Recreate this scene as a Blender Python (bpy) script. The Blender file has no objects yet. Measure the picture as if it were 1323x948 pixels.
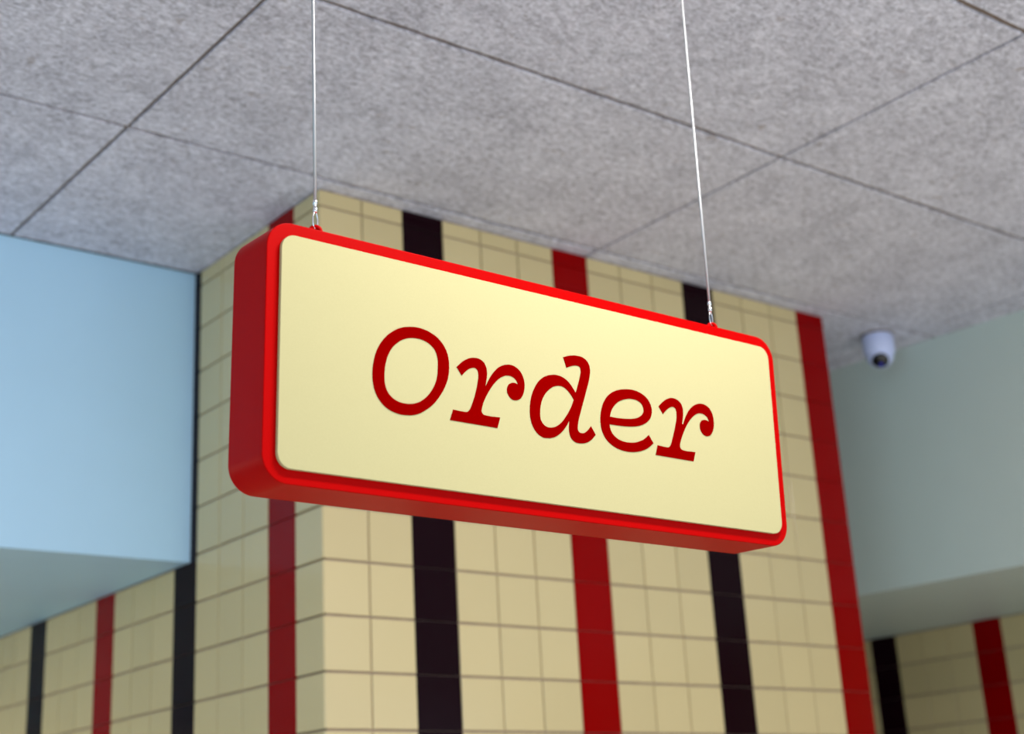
import bpy, bmesh, math, random, json
from mathutils import Matrix, Vector

C = bpy.context.scene.collection
random.seed(7)
T = 0.108            # one wall tile (metres); the layout below is written in tiles
ZO = 2.068219            # height of tile-row zero above the floor
H = 8.4463           # ceiling, in tiles above row zero
ROW = 1.0089
COLY = 1.0185

# ------------------------------------------------------------- camera
cam_d = bpy.data.cameras.new('camera'); cam = bpy.data.objects.new('camera', cam_d); C.objects.link(cam)
rx, rr, rz = (1.910719, -0.051495, -0.666221)
cam.matrix_world = Matrix.Translation((-1.531339, -2.515633, 1.600000)) @ Matrix.Rotation(rz, 4, 'Z') @ Matrix.Rotation(rx, 4, 'X') @ Matrix.Rotation(rr, 4, 'Z')
cam_d.sensor_fit = 'HORIZONTAL'; cam_d.sensor_width = 36.0
cam_d.lens = 1934.622 / 1323 * 36
cam_d.shift_x = 0.021551; cam_d.shift_y = -0.035274
cam_d.clip_start = 0.01; cam_d.clip_end = 200
cam_d.dof.use_dof = True; cam_d.dof.focus_distance = 1.78; cam_d.dof.aperture_fstop = 4.2
bpy.context.scene.camera = cam

# ------------------------------------------------------------- light
world = bpy.data.worlds.new('daylight'); bpy.context.scene.world = world; world.use_nodes = True
bgn = world.node_tree.nodes['Background']
bgn.inputs['Color'].default_value = (0.74, 0.87, 1.0, 1); bgn.inputs['Strength'].default_value = 1.2

def area(name, loc, target, sx, sy, power, col):
    d = bpy.data.lights.new(name, 'AREA'); d.shape = 'RECTANGLE'; d.size = sx; d.size_y = sy
    d.energy = power; d.color = col
    o = bpy.data.objects.new(name, d); C.objects.link(o)
    o.location = loc
    o.rotation_euler = (Vector(target) - Vector(loc)).to_track_quat('-Z', 'Y').to_euler()
    return o
area('ceiling_luminaire', (-0.30, -1.78, 2.93), (-0.35, -1.5, 0.0), 0.6, 0.10, 28, (1.0, 0.94, 0.87))
area('window_light_front', (1.6, -7.0, 1.3), (0.9, 0.0, 1.5), 4.0, 2.2, 29, (1.0, 0.84, 0.70))
area('cool_fill_left', (-5.2, -3.4, 1.7), (-0.6, 0.7, 2.5), 2.2, 2.2, 34, (0.42, 0.80, 1.0))  # unseen cool fill, added for the left-facing tiles and blue bulkhead
area('soffit_fill', (-1.7, 1.8, ZO + 1.90*T - .01), (-1.5, 1.8, 0), 0.3, 0.3, 42, (1.0, 0.86, 0.68))  # invented warm fill, added to lift the tiles under the left bulkhead
sd = bpy.data.lights.new('sun', 'SUN'); sd.energy = 4.8; sd.angle = .01; sd.color = (1.0, .95, .90)
sun = bpy.data.objects.new('sun', sd); C.objects.link(sun)
sun.rotation_euler = Vector((.15, .85, -1.05)).to_track_quat('-Z', 'Y').to_euler()

vs = bpy.context.scene.view_settings
bpy.context.scene.display_settings.display_device = 'sRGB'
vs.view_transform = 'Standard'; vs.look = 'None'; vs.gamma = 1.0; vs.use_curve_mapping = False; vs.exposure = -0.12

# ------------------------------------------------------------- helpers
def W(x, y, z): return Vector((x*T, y*T, z*T + ZO))

def lin(r, g, b):
    f = lambda c: (c/255/12.92) if c/255 <= .04045 else ((c/255+.055)/1.055)**2.4
    return (f(r), f(g), f(b), 1)

def mat(name, col, rough=.5, spec=.5, metal=0.0):
    m = bpy.data.materials.new(name); m.use_nodes = True
    b = m.node_tree.nodes['Principled BSDF']
    b.inputs['Base Color'].default_value = col
    b.inputs['Roughness'].default_value = rough
    b.inputs['Specular IOR Level'].default_value = spec
    b.inputs['Metallic'].default_value = metal
    return m

def grain(m, scale, amount, bump=0.0, stretch=(1, 1, 1), detail=4, dist=0.001):
    """noise that varies the base colour by +-amount and, optionally, a bump"""
    nt = m.node_tree; N = nt.nodes; L = nt.links; b = N['Principled BSDF']
    tc = N.new('ShaderNodeTexCoord'); mp = N.new('ShaderNodeMapping'); mp.inputs['Scale'].default_value = stretch
    L.new(tc.outputs['Object'], mp.inputs['Vector'])
    n = N.new('ShaderNodeTexNoise'); n.inputs['Scale'].default_value = scale; n.inputs['Detail'].default_value = detail
    L.new(mp.outputs['Vector'], n.inputs['Vector'])
    mr = N.new('ShaderNodeMapRange'); mr.inputs['From Min'].default_value = .3; mr.inputs['From Max'].default_value = .7
    mr.inputs['To Min'].default_value = 1-amount; mr.inputs['To Max'].default_value = 1+amount
    L.new(n.outputs['Fac'], mr.inputs['Value'])
    hs = N.new('ShaderNodeHueSaturation'); hs.inputs['Color'].default_value = b.inputs['Base Color'].default_value
    L.new(mr.outputs['Result'], hs.inputs['Value']); L.new(hs.outputs['Color'], b.inputs['Base Color'])
    if bump:
        bp = N.new('ShaderNodeBump'); bp.inputs['Strength'].default_value = bump; bp.inputs['Distance'].default_value = dist
        L.new(n.outputs['Fac'], bp.inputs['Height']); L.new(bp.outputs['Normal'], b.inputs['Normal'])
    return m

def tile_mat(name, col, rough, var):
    m = mat(name, col, rough, .5 if 'cream' in name else .09); nt = m.node_tree; N = nt.nodes; L = nt.links; b = N['Principled BSDF']
    oi = N.new('ShaderNodeObjectInfo'); mr = N.new('ShaderNodeMapRange')
    mr.inputs['To Min'].default_value = 1-var; mr.inputs['To Max'].default_value = 1+var
    hs = N.new('ShaderNodeHueSaturation'); hs.inputs['Color'].default_value = col
    L.new(oi.outputs['Random'], mr.inputs['Value']); L.new(mr.outputs['Result'], hs.inputs['Value'])
    L.new(hs.outputs['Color'], b.inputs['Base Color'])
    tc = N.new('ShaderNodeTexCoord'); n = N.new('ShaderNodeTexNoise'); n.inputs['Scale'].default_value = 9
    bp = N.new('ShaderNodeBump'); bp.inputs['Strength'].default_value = .25; bp.inputs['Distance'].default_value = .002
    L.new(tc.outputs['Object'], n.inputs['Vector']); L.new(n.outputs['Fac'], bp.inputs['Height']); L.new(bp.outputs['Normal'], b.inputs['Normal'])
    return m

M = {}
M['cream'] = tile_mat('cream_glazed_tile', lin(210, 193, 147), .16, .03)
M['red'] = tile_mat('red_glazed_tile', lin(140, 0, 2), .14, .03)
M['black'] = tile_mat('black_glazed_tile', lin(24, 4, 12), .14, .03)
M['grout'] = grain(mat('grout', lin(172, 152, 136), .9, .2), 60, .08)
M['blue_paint'] = grain(mat('pale_blue_paint', lin(181, 220, 248), .5, .4), 5, .015)
M['grey_paint'] = grain(mat('grey_green_paint', lin(198, 212, 208), .5, .4), 5, .015)
M['floor'] = grain(mat('terrazzo_floor', lin(200, 198, 192), .5, .5), 40, .1)
M['backer'] = grain(mat('ceiling_backer', lin(134, 119, 107), .95, .1), 30, .1)
M['frame_red'] = grain(mat('red_powder_coat', lin(171, 0, 0), .4, .04), 900, .03, .06, dist=.0003)
M['panel_cream'] = grain(mat('cream_sign_face', lin(181, 174, 131), .5, .06), 700, .018)
M['letter_red'] = mat('deep_red_lettering', lin(124, 0, 0), .7, .0)
M['steel'] = mat('galvanised_wire', (.42, .43, .45, 1), .5, .5, .6)
M['bright_steel'] = mat('polished_steel', (.85, .86, .88, 1), .18, .5, 1)
M['white_plastic'] = mat('white_plastic', lin(206, 216, 255), .35, .5)
M['black_glass'] = mat('black_lens_cover', (.003, .003, .004, 1), .08, .6)
M['blue_glint'] = mat('blue_lens_glint', lin(40, 40, 170), .1, .8)  # blue reflection in the camera lens, put into the colour
M['brown_mount'] = mat('mounting_gasket', lin(110, 92, 62), .8, .2)

def ceiling_mat():
    m = mat('wood_wool_ceiling', lin(160, 160, 164), .95, .1)
    nt = m.node_tree; N = nt.nodes; L = nt.links; b = N['Principled BSDF']
    tc = N.new('ShaderNodeTexCoord')
    oi = N.new('ShaderNodeObjectInfo')
    add = N.new('ShaderNodeVectorMath'); add.operation = 'ADD'
    mul = N.new('ShaderNodeVectorMath'); mul.operation = 'SCALE'; mul.inputs[0].default_value = (13, 7, 3)
    L.new(oi.outputs['Random'], mul.inputs['Scale'])
    L.new(tc.outputs['Object'], add.inputs[0]); L.new(mul.outputs['Vector'], add.inputs[1])
    def noise(scale, st, det, dis=0.0):
        mp = N.new('ShaderNodeMapping'); mp.inputs['Scale'].default_value = st
        L.new(add.outputs['Vector'], mp.inputs['Vector'])
        n = N.new('ShaderNodeTexNoise'); n.inputs['Scale'].default_value = scale; n.inputs['Detail'].default_value = det
        n.inputs['Distortion'].default_value = dis
        L.new(mp.outputs['Vector'], n.inputs['Vector']); return n.outputs['Fac']
    a = noise(84, (.75, 1.25, 1), 5, 1.0)        # strands
    c = noise(190, (.8, 1.1, 1), 3, .5)         # fine flecks
    d = noise(9, (1, 1, 1), 3)                  # broad tone
    e = noise(26, (1, 1, 1), 2)                 # rare brownish specks
    def math_(op, x, y):
        q = N.new('ShaderNodeMath'); q.operation = op
        for i, v in enumerate((x, y)):
            if isinstance(v, (int, float)): q.inputs[i].default_value = v
            else: L.new(v, q.inputs[i])
        return q.outputs[0]
    s = math_('ADD', math_('MULTIPLY', a, .55), math_('ADD', math_('MULTIPLY', c, .3), math_('MULTIPLY', d, .15)))
    r = N.new('ShaderNodeValToRGB'); L.new(s, r.inputs['Fac'])
    r.color_ramp.elements[0].position = .37; r.color_ramp.elements[0].color = lin(160, 159, 172)
    r.color_ramp.elements[1].position = .62; r.color_ramp.elements[1].color = lin(238, 238, 253)
    k = N.new('ShaderNodeMapRange'); k.inputs['From Min'].default_value = .68; k.inputs['From Max'].default_value = .78
    k.inputs['To Max'].default_value = .45
    L.new(e, k.inputs['Value'])
    mx = N.new('ShaderNodeMix'); mx.data_type = 'RGBA'
    L.new(k.outputs['Result'], mx.inputs['Factor']); L.new(r.outputs['Color'], mx.inputs['A']); mx.inputs['B'].default_value = lin(128, 104, 84)
    L.new(mx.outputs['Result'], b.inputs['Base Color'])
    bp = N.new('ShaderNodeBump'); bp.inputs['Strength'].default_value = .8; bp.inputs['Distance'].default_value = .0025
    L.new(s, bp.inputs['Height']); L.new(bp.outputs['Normal'], b.inputs['Normal'])
    return m
M['ceiling'] = ceiling_mat()

def link(name, me, m=None, parent=None, smooth=False):
    if m is not None: me.materials.append(m)
    if smooth: me.polygons.foreach_set('use_smooth', [True]*len(me.polygons))
    o = bpy.data.objects.new(name, me); C.objects.link(o); o.parent = parent
    return o
def from_bm(name, bm, m, parent=None, smooth=False):
    bmesh.ops.recalc_face_normals(bm, faces=bm.faces[:])
    me = bpy.data.meshes.new(name); bm.to_mesh(me); bm.free()
    return link(name, me, m, parent, smooth)
def box_bm(lo, hi, bm=None):
    bm = bm or bmesh.new()
    v = [bm.verts.new((x, y, z)) for x in (lo[0], hi[0]) for y in (lo[1], hi[1]) for z in (lo[2], hi[2])]
    for f in ((0,1,3,2), (4,6,7,5), (0,4,5,1), (2,3,7,6), (0,2,6,4), (1,5,7,3)): bm.faces.new([v[i] for i in f])
    return bm
def struct(name, lo, hi, m):
    o = from_bm(name, box_bm(W(*lo), W(*hi)), m); o['kind'] = 'structure'; return o
def tag(o, label, cat, group=None):
    o['label'] = label; o['category'] = cat
    if group: o['group'] = group
    return o
def empty(name, loc, parent=None):
    o = bpy.data.objects.new(name, None); C.objects.link(o); o.location = loc; o.empty_display_size = .05
    o.parent = parent; return o
def tube(name, pts, r, m, parent=None, seg=10, closed=False):
    bm = bmesh.new(); n = len(pts); rings = []
    pts = [Vector(p) for p in pts]; ref = None
    for i, p in enumerate(pts):
        if closed: t = pts[(i+1) % n] - pts[i-1]
        else: t = pts[min(i+1, n-1)] - pts[max(i-1, 0)]
        t.normalize()
        if ref is None: ref = t.orthogonal().normalized()
        ref = (ref - t*ref.dot(t)).normalized(); s = t.cross(ref)
        rings.append([bm.verts.new(p + r*(math.cos(a)*ref + math.sin(a)*s)) for a in (2*math.pi*k/seg for k in range(seg))])
    for i in range(n if closed else n-1):
        A, B = rings[i], rings[(i+1) % n]
        for k in range(seg): bm.faces.new((A[k], A[(k+1) % seg], B[(k+1) % seg], B[k]))
    if not closed: bm.faces.new(rings[0]); bm.faces.new(rings[-1])
    return from_bm(name, bm, m, parent, True)
def lathe(name, prof, m, parent=None, seg=32, mtx=None):
    bm = bmesh.new(); rings = []
    for r, z in prof:
        if r < 1e-7: rings.append([bm.verts.new((0, 0, z))])
        else: rings.append([bm.verts.new((r*math.cos(2*math.pi*k/seg), r*math.sin(2*math.pi*k/seg), z)) for k in range(seg)])
    for A, B in zip(rings, rings[1:]):
        for k in range(seg):
            a = [A[0]] if len(A) == 1 else [A[k], A[(k+1) % seg]]
            b = [B[0]] if len(B) == 1 else [B[(k+1) % seg], B[k]]
            if len(a)+len(b) > 2: bm.faces.new(a+b)
    if mtx is not None: bmesh.ops.transform(bm, matrix=mtx, verts=bm.verts[:])
    return from_bm(name, bm, m, parent, True)

# ------------------------------------------------------------- setting
TT = .075            # tile thickness in tiles (8 mm)
BK = .05             # grout face lies this far behind the tile faces
FL = -ZO/T           # floor level in tiles
struct('floor', (-60, -80, FL-1), (40, 40, FL), M['floor'])
wall_front = struct('wall_front', (TT, BK, FL), (15-.02, 1.2, H), M['grout'])
wall_left = struct('wall_left', (BK, 1.2, FL), (1.2, 39, H), M['grout'])
struct('wall_passage', (14.0, 1.2, FL), (14.98, 39, H), M['grey_paint'])
wall_right = struct('wall_right', (26.6+BK, -30, FL), (28, 39, H), M['grout'])
struct('wall_blocker_left', (-61, -34, FL), (-60, 39, H), M['grey_paint'])  # unseen wall added to keep sky light off the left-facing sides
struct('wall_back', (-45, 39, FL), (40, 40, H), M['grey_paint'])
struct('wall_bulkhead_left', (-40, 5.37, 1.90), (0-.001, 39, H), M['blue_paint'])
bm = bmesh.new()
ys = (-30, 39)
fx = lambda y: 19.08 - .081*max(min(y, 12), -12)
P = []
for z in (1.99, H):
    P.append([bm.verts.new(W(x, y, z)) for x, y in ((fx(-12), -30), (fx(-12), -12), (fx(12), 12), (fx(12), 39), (26.6, 39), (26.6, -30))])
bm.faces.new(P[0]); bm.faces.new(P[1])
for i in range(6): bm.faces.new((P[0][i], P[0][(i+1) % 6], P[1][(i+1) % 6], P[1][i]))
o = from_bm('wall_bulkhead_right', bm, M['grey_paint']); o['kind'] = 'structure'

ceiling = struct('ceiling', (-60, -34, H+.07), (40, 40, H+.6), M['backer'])
def panel_bm(x0, x1, y0, y1, rng):
    """one ceiling board: ragged, chamfered outline; local origin at its centre underside"""
    cx, cy = (x0+x1)/2, (y0+y1)/2; g = .034
    def side(ax, ay, bx, by, rag):
        n = max(4, int(max(abs(bx-ax), abs(by-ay))/.3)); out = []
        for i in range(n):
            t = i/n; out.append((ax+(bx-ax)*t, ay+(by-ay)*t, rng.uniform(0, rag) if i else rag*.6))
        return out
    a, b, c, d = x0+g-cx, x1-g-cx, y0+g+.016-cy, y1-g-.016-cy
    raw = [(p, (0, 1)) for p in side(a, c, b, c, .022)] + [(p, (-1, 0)) for p in side(b, c, b, d, .012)] + \
          [(p, (0, -1)) for p in side(b, d, a, d, .022)] + [(p, (1, 0)) for p in side(a, d, a, c, .012)]
    bm = bmesh.new(); R = []
    for off, z in ((0, .06), (0, .012), (.008, 0)):
        R.append([bm.verts.new(((p[0]+n[0]*(p[2]+off))*T, (p[1]+n[1]*(p[2]+off))*T, z*T)) for p, n in raw])
    for A, B in zip(R, R[1:]):
        for i in range(len(A)): bm.faces.new((A[i], A[(i+1) % len(A)], B[(i+1) % len(A)], B[i]))
    bm.faces.new(R[-1]); bm.faces.new(R[0])
    return bm, (cx, cy)
XE = [-60.59, -49.32, -38.05, -26.78, -15.51, -4.24, 7.03, 18.30, 29.6]
YE = [-33.5, -27.95, -22.45, -16.95, -11.43, -5.87, -.385, 5.35]
rng = random.Random(3)
for i in range(len(XE)-1):
    for j in range(len(YE)-1):
        x1 = XE[i+1]
        bm, (cx, cy) = panel_bm(XE[i], x1, YE[j], YE[j+1], rng)
        o = from_bm('ceiling_panel', bm, M['ceiling'], ceiling)
        o.location = W(cx, cy, H)

# tiles: one shared mesh per size and colour; face at local y = 0 looking to -Y
cache = {}
def tile_mesh(w, h, col):
    k = (round(w, 3), round(h, 3), col)
    if k in cache: return cache[k]
    bm = bmesh.new(); g, b = (.023, .008) if col == 'cream' else (.007, .006)
    a0, a1, c0, c1 = g*.75, w-g*.75, g, h-g
    R = []
    for ins, y in ((0, TT), (0, b), (b, 0)):
        R.append([bm.verts.new((x*T, y*T, z*T)) for x, z in ((a0+ins, c0+ins), (a1-ins, c0+ins), (a1-ins, c1-ins), (a0+ins, c1-ins))])
    for A, B in zip(R, R[1:]):
        for i in range(4): bm.faces.new((A[i], A[(i+1) % 4], B[(i+1) % 4], B[i]))
    bm.faces.new(R[-1])
    bmesh.ops.recalc_face_normals(bm, faces=bm.faces[:])
    # open back: make sure the front looks to -Y
    if R[-1][0].link_faces[0].normal.y > 0 or bm.faces[:][-1].normal.y > 0: bmesh.ops.reverse_faces(bm, faces=bm.faces[:])
    me = bpy.data.meshes.new('tile_'+col); bm.to_mesh(me); bm.free(); me.materials.append(M[col])
    cache[k] = me; return me
def put_tile(parent, x, y, z, w, h, col, rot):
    o = bpy.data.objects.new('tile', tile_mesh(w, h, col)); C.objects.link(o); o.parent = parent
    o.location = W(x, y, z)
    o.rotation_euler = (random.gauss(0, .0012), 0, rot + random.gauss(0, .0012))
def tile_stuff(parent, items, rot):
    """tiles outside the photograph: same tiles, joined, one object per colour"""
    for col in ('cream', 'red', 'black'):
        bm = bmesh.new(); n = 0
        for x, y, z, w, h, c in items:
            if c != col: continue
            q = bmesh.new(); q.from_mesh(tile_mesh(w, h, c))
            q.transform(Matrix.Translation(W(x, y, z)) @ Matrix.Rotation(rot, 4, 'Z'))
            me = bpy.data.meshes.new('t'); q.to_mesh(me); q.free(); bm.from_mesh(me); bpy.data.meshes.remove(me); n += 1
        if n:
            me = bpy.data.meshes.new('tiles'); bm.to_mesh(me)
            o = link('tile_rows', me, M[col], parent); o['kind'] = 'stuff'
            o['label'] = {'cream': 'cream', 'red': 'red', 'black': 'black'}[col] + ' glazed wall tiles further along the wall'
        bm.free()
R90 = -math.pi/2
zr = lambda k: k*ROW
rows = [k for k in range(int(FL/ROW)-0, 9)]
def row_span(k, top):
    z0 = max(zr(k), FL); z1 = min(zr(k+1), top); return z0, z1-z0
def colour(i, pat): return pat.get(i, 'cream')
# front face, 15 columns
fp = {2: 'black', 6: 'red', 10: 'black', 14: 'red'}
far = []
for k in rows:
    z, h = row_span(k, H-.02)
    if h < .06: continue
    for i in range(15):
        if k >= -4: put_tile(wall_front, i, 0, z, 1, h, colour(i, fp), 0)
        else: far.append((i, 0, z, 1, h, colour(i, fp)))
tile_stuff(wall_front, far, 0)
# left face: columns run from the corner away from the viewer
lp = {1: 'red', 5: 'black', 9: 'red', 13: 'black', 17: 'red', 21: 'black', 25: 'red', 29: 'black', 33: 'red', 37: 'black'}
far = []
for k in rows:
    for i in range(37):
        top = H-.02 if i <= 5 else 1.89
        z, h = row_span(k, top)
        if h < .06: continue
        y = (i+1)*COLY
        if k >= -3 and i < 19: put_tile(wall_left, 0, y, z, COLY, h, colour(i, lp), R90)
        else: far.append((0, y, z, COLY, h, colour(i, lp)))
tile_stuff(wall_left, far, R90)
# right wall under the right bulkhead
far = []
def rcol(i):           # tile covering Y = i .. i+1
    return {0: 'black', 4: 'red'}.get(i % 8, 'cream')
for k in rows:
    z, h = row_span(k, 1.98)
    if h < .06: continue
    for i in range(-28, 38):
        c = rcol(i)
        if k >= -3 and 0 <= i < 12: put_tile(wall_right, 26.6, i+1, z, 1, h, c, R90)
        else: far.append((26.6, i+1, z, 1, h, c))
tile_stuff(wall_right, far, R90)

# ------------------------------------------------------------- the sign
SW, SH, SD, SB, ST = (0.788232, 0.286508, 0.072739, 0.015456, 0.004860)        # width, height, depth, border, face plate thickness (m)
sa, sb, sc = (0.005530, 0.037793, 0.003355)
sign = empty('hanging_sign', (-0.809128, -1.223567, 2.258314))
sign.rotation_euler = (Matrix.Rotation(sa, 3, 'Z') @ Matrix.Rotation(sc, 3, 'Y') @ Matrix.Rotation(sb, 3, 'X')).to_euler()
tag(sign, 'red box sign with cream face reading Order, hung from the ceiling by two wires', 'sign')
def rrect(x0, x1, z0, z1, r, n=14):
    out = []
    for cx, cz, a0 in ((x1-r, z1-r, 0), (x0+r, z1-r, 90), (x0+r, z0+r, 180), (x1-r, z0+r, 270)):
        for i in range(n+1):
            a = math.radians(a0+90*i/n); out.append((cx+r*math.cos(a), cz+r*math.sin(a)))
    return out
def slab(name, x0, x1, z0, z1, r, yf, yb, bev, m, parent):
    bm = bmesh.new(); rings = []
    for ins, y in ((bev, yf), (bev*.3, yf+bev*.3), (0, yf+bev), (0, yb-bev), (bev*.3, yb-bev*.3), (bev, yb)):
        rings.append([bm.verts.new((x, y, z)) for x, z in rrect(x0+ins, x1-ins, z0+ins, z1-ins, r-ins)])
    for A, B in zip(rings, rings[1:]):
        for i in range(len(A)): bm.faces.new((A[i], A[(i+1) % len(A)], B[(i+1) % len(A)], B[i]))
    f1 = bm.faces.new(rings[0]); f2 = bm.faces.new(rings[-1])
    o = from_bm(name, bm, m, parent, True)
    for pl in o.data.polygons:
        pl.use_smooth = True
    wn = o.modifiers.new('normals', 'WEIGHTED_NORMAL'); wn.weight = 100
    return o
frame = slab('sign_box', 0, SW, -SH, 0, .031, 0, SD, .0012, M['frame_red'], sign)
slab('face_panel', SB, SW-SB, -SH+SB, -SB, .0165, -ST, -.0002, .0004, M['panel_cream'], sign)['label'] = 'cream face panel with rounded corners'
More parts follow.
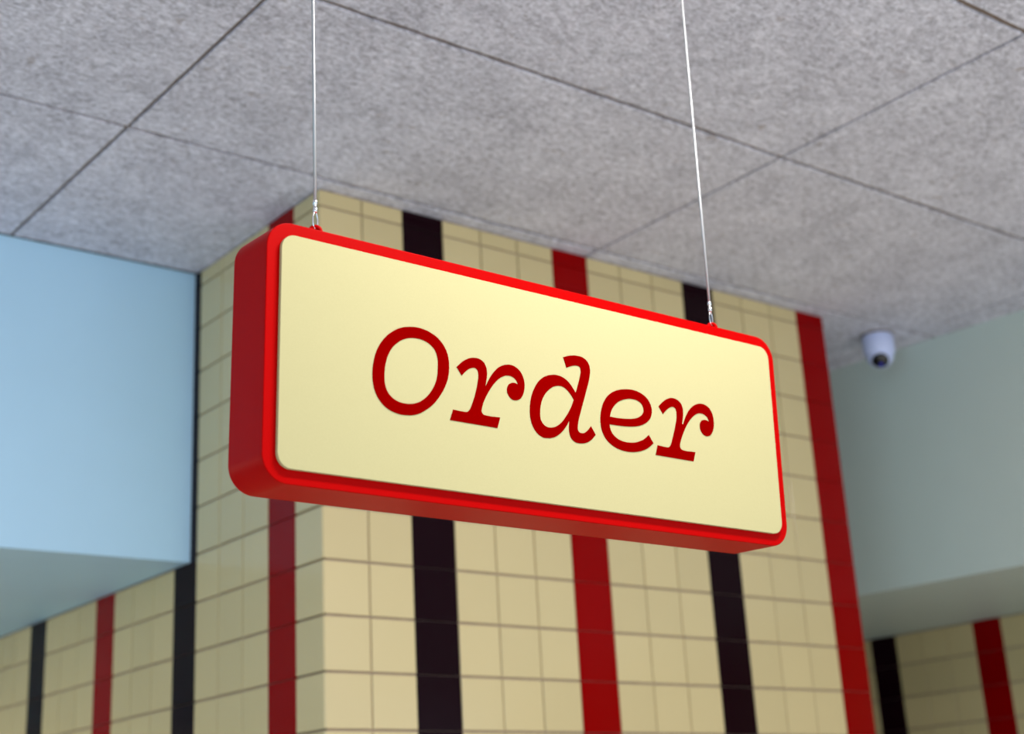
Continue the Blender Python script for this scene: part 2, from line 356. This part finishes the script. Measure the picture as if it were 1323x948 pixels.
GL = json.loads('''{"O":[[[180.4,-91.6,0],[192.7,-90.7,0],[205.7,-92.7,0],[218.2,-98.2,0],[226.9,-106.4,0],[231.9,-116.2,0],[233.5,-128.5,0],[232.2,-141.1,0],[227.6,-153.7,0],[220.1,-165.9,0],[210.5,-177.1,0],[198.8,-186.1,0],[190.2,-190.8,0],[180.3,-193.6,0],[167.6,-194.5,0],[155.8,-192.6,0],[145.4,-187.8,0],[137.2,-179.5,0],[132.4,-169.5,0],[130.3,-157.3,0],[131.4,-142.7,0],[135.1,-128.8,0],[142.0,-116.1,0],[151.8,-105.2,0],[165.3,-96.2,0]],[[183.6,-104.1,0],[196.1,-103.9,0],[207.0,-107.3,0],[214.3,-113.5,0],[217.5,-121.7,0],[218.0,-131.0,0],[216.8,-143.6,0],[212.9,-154.7,0],[206.3,-164.9,0],[197.5,-173.3,0],[188.2,-178.5,0],[178.3,-180.9,0],[167.7,-181.1,0],[157.9,-178.2,0],[151.0,-172.7,0],[147.1,-164.9,0],[145.9,-153.6,0],[147.2,-141.3,0],[151.1,-129.1,0],[157.4,-118.9,0],[167.4,-110.2,0],[175.2,-106.3,0]]],"r":[[[244.0,-128.1,1],[252.2,-120.6,0],[260.0,-115.7,0],[268.4,-113.1,0],[276.8,-113.1,0],[283.5,-116.6,0],[286.7,-122.5,0],[287.4,-128.9,0],[286.6,-136.0,0],[284.6,-145.4,1],[289.1,-137.2,0],[295.3,-128.1,0],[303.4,-119.8,0],[310.8,-115.3,0],[318.9,-113.0,0],[326.9,-113.2,0],[335.5,-117.3,0],[340.6,-124.2,0],[342.6,-131.5,0],[342.1,-139.8,0],[339.3,-147.3,0],[335.5,-151.9,0],[330.1,-154.4,0],[324.1,-154.5,0],[319.2,-151.4,0],[316.4,-146.4,0],[316.9,-140.4,0],[319.7,-136.5,0],[323.5,-134.5,0],[328.2,-133.8,0],[333.1,-134.9,1],[330.3,-130.2,0],[325.1,-126.9,0],[317.1,-126.5,0],[310.4,-128.8,0],[303.7,-133.3,0],[296.2,-140.9,0],[288.7,-151.2,0],[282.6,-161.7,0],[278.9,-171.8,0],[278.5,-175.5,0],[280.9,-178.3,0],[285.4,-179.1,0],[305.1,-178.6,1],[300.8,-191.6,1],[233.7,-191.5,1],[238.2,-178.8,1],[251.0,-179.1,0],[257.9,-178.6,0],[261.4,-175.9,0],[265.2,-168.5,0],[269.9,-156.1,0],[273.5,-142.8,0],[275.0,-131.9,0],[273.9,-127.3,0],[271.3,-125.2,0],[267.5,-125.2,0],[262.3,-127.1,0],[256.5,-131.5,0],[251.1,-137.0,1]]],"d":[[[404.0,-89.7,1],[413.4,-86.4,0],[422.0,-84.6,0],[433.9,-84.6,0],[441.4,-87.8,0],[445.4,-93.2,0],[446.3,-101.2,0],[444.0,-112.3,0],[437.3,-130.7,0],[429.4,-151.8,0],[424.0,-167.0,0],[422.8,-176.9,0],[425.3,-180.1,0],[430.3,-180.4,0],[436.3,-177.7,0],[444.1,-169.9,1],[451.0,-179.7,1],[443.4,-186.9,0],[435.6,-191.3,0],[427.9,-193.1,0],[418.7,-193.1,0],[412.3,-189.4,0],[409.3,-182.7,0],[409.0,-175.6,0],[410.1,-167.3,1],[404.8,-175.1,0],[397.8,-182.9,0],[390.1,-188.8,0],[383.5,-191.9,0],[376.1,-193.5,0],[367.2,-193.4,0],[358.6,-188.8,0],[352.6,-180.7,0],[349.8,-170.9,0],[349.7,-160.7,0],[352.3,-147.4,0],[357.6,-135.6,0],[365.3,-125.3,0],[375.4,-118.1,0],[383.7,-115.2,0],[391.2,-114.0,0],[401.9,-115.2,0],[411.7,-120.3,0],[422.0,-131.7,1],[426.6,-119.1,0],[430.0,-109.2,0],[431.4,-101.6,0],[429.8,-97.8,0],[424.7,-96.9,0],[417.9,-98.3,0],[408.6,-102.2,1]],[[418.3,-140.8,1],[414.3,-135.5,0],[408.7,-130.4,0],[402.2,-127.1,0],[394.7,-126.9,0],[386.4,-129.5,0],[378.7,-135.0,0],[371.0,-144.0,0],[366.5,-154.4,0],[365.0,-164.3,0],[365.7,-172.5,0],[369.5,-177.7,0],[375.1,-180.2,0],[380.8,-180.1,0],[389.0,-177.6,0],[397.5,-171.7,0],[406.3,-161.6,0],[413.5,-150.8,0]]],"e":[[[504.7,-114.4,0],[516.4,-113.5,0],[528.1,-115.3,0],[538.2,-119.8,0],[544.0,-125.8,0],[546.8,-133.3,0],[546.1,-140.8,0],[542.4,-147.6,0],[534.2,-154.0,0],[525.0,-158.1,0],[513.1,-160.8,0],[499.4,-162.3,0],[484.5,-163.0,0],[474.4,-163.0,1],[475.4,-169.3,0],[479.1,-174.9,0],[486.8,-179.8,0],[497.4,-182.1,0],[511.6,-181.4,0],[521.4,-178.8,0],[531.4,-174.2,0],[539.4,-168.0,1],[546.6,-177.7,1],[537.5,-184.6,0],[526.1,-189.8,0],[513.5,-192.9,0],[501.3,-193.9,0],[487.9,-192.6,0],[476.2,-188.5,0],[466.7,-181.7,0],[461.3,-172.2,0],[459.8,-160.2,0],[461.8,-147.6,0],[466.8,-136.1,0],[475.5,-126.0,0],[486.0,-119.5,0],[495.7,-116.2,0]],[[475.5,-153.5,1],[487.8,-153.5,0],[500.0,-152.7,0],[511.0,-151.3,0],[520.8,-148.8,0],[528.0,-144.9,0],[532.1,-140.2,0],[532.5,-134.3,0],[529.8,-129.5,0],[523.8,-126.4,0],[516.3,-125.5,0],[508.0,-126.2,0],[498.3,-128.9,0],[489.8,-133.2,0],[482.7,-139.5,0],[477.8,-146.9,0]]],"r2":[[[559.1,-128.4,1],[568.2,-120.6,0],[575.7,-116.1,0],[583.3,-113.9,0],[591.6,-114.5,0],[597.8,-117.8,0],[601.0,-122.8,0],[601.9,-129.1,0],[600.9,-137.8,0],[599.0,-145.9,0],[600.9,-145.6,1],[605.7,-136.1,0],[612.4,-126.5,0],[621.9,-118.4,0],[633.3,-114.0,0],[643.0,-114.3,0],[650.8,-118.3,0],[655.4,-125.3,0],[657.0,-134.3,0],[655.9,-143.2,0],[652.5,-150.1,0],[648.1,-154.4,0],[642.7,-156.0,0],[636.9,-154.9,0],[632.4,-151.2,0],[630.6,-145.5,0],[631.7,-140.0,0],[635.0,-136.3,0],[639.6,-134.8,0],[644.0,-134.8,0],[648.1,-136.1,1],[645.2,-130.5,0],[639.5,-127.5,0],[632.1,-127.0,0],[625.3,-129.2,0],[616.7,-135.4,0],[608.6,-144.2,0],[601.0,-155.9,0],[595.0,-167.4,0],[592.6,-175.1,0],[594.0,-178.6,0],[598.2,-180.1,0],[619.5,-179.8,1],[615.2,-192.3,1],[549.3,-192.1,1],[553.6,-179.2,1],[566.2,-179.8,0],[572.6,-179.4,0],[576.4,-176.1,0],[580.8,-166.1,0],[585.4,-153.8,0],[589.4,-140.5,0],[590.1,-131.8,0],[588.8,-127.2,0],[586.3,-125.7,0],[582.3,-125.7,0],[576.8,-128.2,0],[571.5,-132.2,0],[566.1,-137.4,1]]]}''')
def smooth_loop(pts):
    n = len(pts); out = []
    for i in range(n):
        p1, p2 = pts[i], pts[(i+1) % n]; p0, p3 = pts[i-1], pts[(i+2) % n]
        if p1[2]: p0 = (2*p1[0]-p2[0], 2*p1[1]-p2[1], 0)
        if p2[2]: p3 = (2*p2[0]-p1[0], 2*p2[1]-p1[1], 0)
        if p1[2] and p2[2]: out.append(p1[:2]); continue
        P_ = [Vector(q[:2]) for q in (p0, p1, p2, p3)]
        # centripetal Catmull-Rom
        tk = [0]
        for a, b in zip(P_, P_[1:]): tk.append(tk[-1] + max((b-a).length, 1e-4)**.5)
        for s in range(8):
            t = tk[1]+(tk[2]-tk[1])*s/8
            L_ = lambda A, B, ta, tb: A*((tb-t)/(tb-ta)) + B*((t-ta)/(tb-ta))
            A1, A2, A3 = L_(P_[0], P_[1], tk[0], tk[1]), L_(P_[1], P_[2], tk[1], tk[2]), L_(P_[2], P_[3], tk[2], tk[3])
            B1, B2 = L_(A1, A2, tk[0], tk[2]), L_(A2, A3, tk[1], tk[3])
            q = L_(B1, B2, tk[1], tk[2]); out.append((q.x, q.y))
    return out
for k in ('O', 'r', 'd', 'e', 'r2'):
    cu = bpy.data.curves.new('letter', 'CURVE'); cu.dimensions = '2D'; cu.fill_mode = 'BOTH'; cu.extrude = .0003
    for loop in GL[k]:
        L_ = smooth_loop(loop); sp = cu.splines.new('POLY'); sp.points.add(len(L_)-1)
        for p, q in zip(sp.points, L_): p.co = (q[0]/1000, q[1]/1000, 0, 1)
        sp.use_cyclic_u = True
    tmp = bpy.data.objects.new('tmp', cu); C.objects.link(tmp)
    dg = bpy.context.evaluated_depsgraph_get(); me = bpy.data.meshes.new_from_object(tmp.evaluated_get(dg))
    bpy.data.objects.remove(tmp); bpy.data.curves.remove(cu)
    me.materials.clear()
    me.transform(Matrix.Translation((0, -ST-.0002, 0)) @ Matrix.Rotation(math.pi/2, 4, 'X'))
    o = link('letter', me, M['letter_red'], sign)
    o['label'] = {'O': 'deep red capital O', 'r': 'deep red italic r after the O', 'd': 'deep red italic d', 'e': 'deep red italic e', 'r2': 'deep red italic r at the end of the word'}[k]

# eyelets (red screw eyes) and cables
EY = .35*SD
top = W(0, 0, H)[2]
smat = Matrix.Translation(sign.location) @ sign.rotation_euler.to_matrix().to_4x4()
CT = [(.0, .0), (.012, .0)]
for n, ex in enumerate((.690*T, 6.47*T)):
    eye = empty('eyelet', (ex, EY, 0), sign)
    lathe('eyelet_base', [(0, 0), (.0062, 0), (.0062, .0016), (.004, .003), (0, .003)], M['frame_red'], eye, 20)
    ang = math.radians(-25)
    ring = [(.0058*math.cos(a)*math.cos(ang), .0058*math.cos(a)*math.sin(ang), .0082+.0062*math.sin(a)) for a in (2*math.pi*k/24 for k in range(24))]
    tube('eyelet_ring', ring, .0026, M['frame_red'], eye, 8, True)
    base = smat @ Vector((ex, EY, .0125))
    cb = empty('suspension_cable', base)
    tag(cb, ('thin steel wire holding up the left end of the sign, before the tiled corner',
             'thin steel wire holding up the right end of the sign, by the black stripe')[n], 'cable', 'wires holding up the sign')
    # loop through the eye, crimp, wire
    lp_ = []
    for k in range(25):
        a = -math.pi/2 + 2*math.pi*k/24
        lp_.append((.0042*math.cos(a)*.9, .0042*math.cos(a)*.3, .0095+.0105*math.sin(a)))
    tube('wire_loop', lp_[:-1], .0008, M['bright_steel'], cb, 8, True)
    lathe('crimp_sleeve', [(0, .019), (.0022, .0192), (.0026, .021), (.0026, .0255), (.0016, .0262), (.0016, .028), (.0026, .0287), (.0026, .033), (.0018, .0345), (0, .0346)], M['bright_steel'], cb, 16)
    dx, dy = CT[n]; Lz = top - base.z
    tube('wire', [(dx*t, dy*t, .030+(Lz-.030)*t) for t in (0, .25, .5, .75, 1)], .0019, M['steel'], cb, 10)

# ------------------------------------------------------------- security camera on the ceiling
sc_ = empty('security_camera', W(17.46, .21, H))
tag(sc_, 'small white turret security camera with a black lens, on the ceiling by the grey wall', 'security camera')
lathe('mounting_plate', [(0, 0), (.045, 0), (.045, -.004), (0, -.004)], M['brown_mount'], sc_)
lathe('camera_base', [(0, -.004), (.042, -.004), (.0435, -.006), (.0445, -.030), (.0445, -.056), (.0425, -.061), (.0395, -.063), (0, -.063)], M['white_plastic'], sc_)
ball = Vector((0, 0, -.062))
prof = [(.0400*math.sin(math.radians(a)), .0400*math.cos(math.radians(a))) for a in range(0, 181, 9)]
prof[0] = (0, .0400); prof[-1] = (0, -.0400)
lathe('camera_ball', prof, M['white_plastic'], sc_, mtx=Matrix.Translation(ball))
view = (Vector(cam.matrix_world.translation) - sc_.location); view.z = 0; view.normalize()
axis = (view*math.cos(math.radians(47)) - Vector((0, 0, 1))*math.sin(math.radians(47))).normalized()
rotm = axis.to_track_quat('Z', 'Y').to_matrix().to_4x4()
lathe('lens_cover', [(0, .0412), (.010, .0406), (.0200, .0366), (.0240, .0335), (.0240, .028), (0, .030)], M['black_glass'], sc_, mtx=Matrix.Translation(ball) @ rotm)
ax2 = (view*math.cos(math.radians(62)) - Vector((0, 0, 1))*math.sin(math.radians(62))).normalized()
rot2 = ax2.to_track_quat('Z', 'Y').to_matrix().to_4x4()
lathe('lens', [(0, .0430), (.005, .0424), (.0075, .0412), (.0075, .036), (0, .036)], M['blue_glint'], sc_, 24, mtx=Matrix.Translation(ball) @ rot2)  # small blue cap standing in for the glint on the lens cover
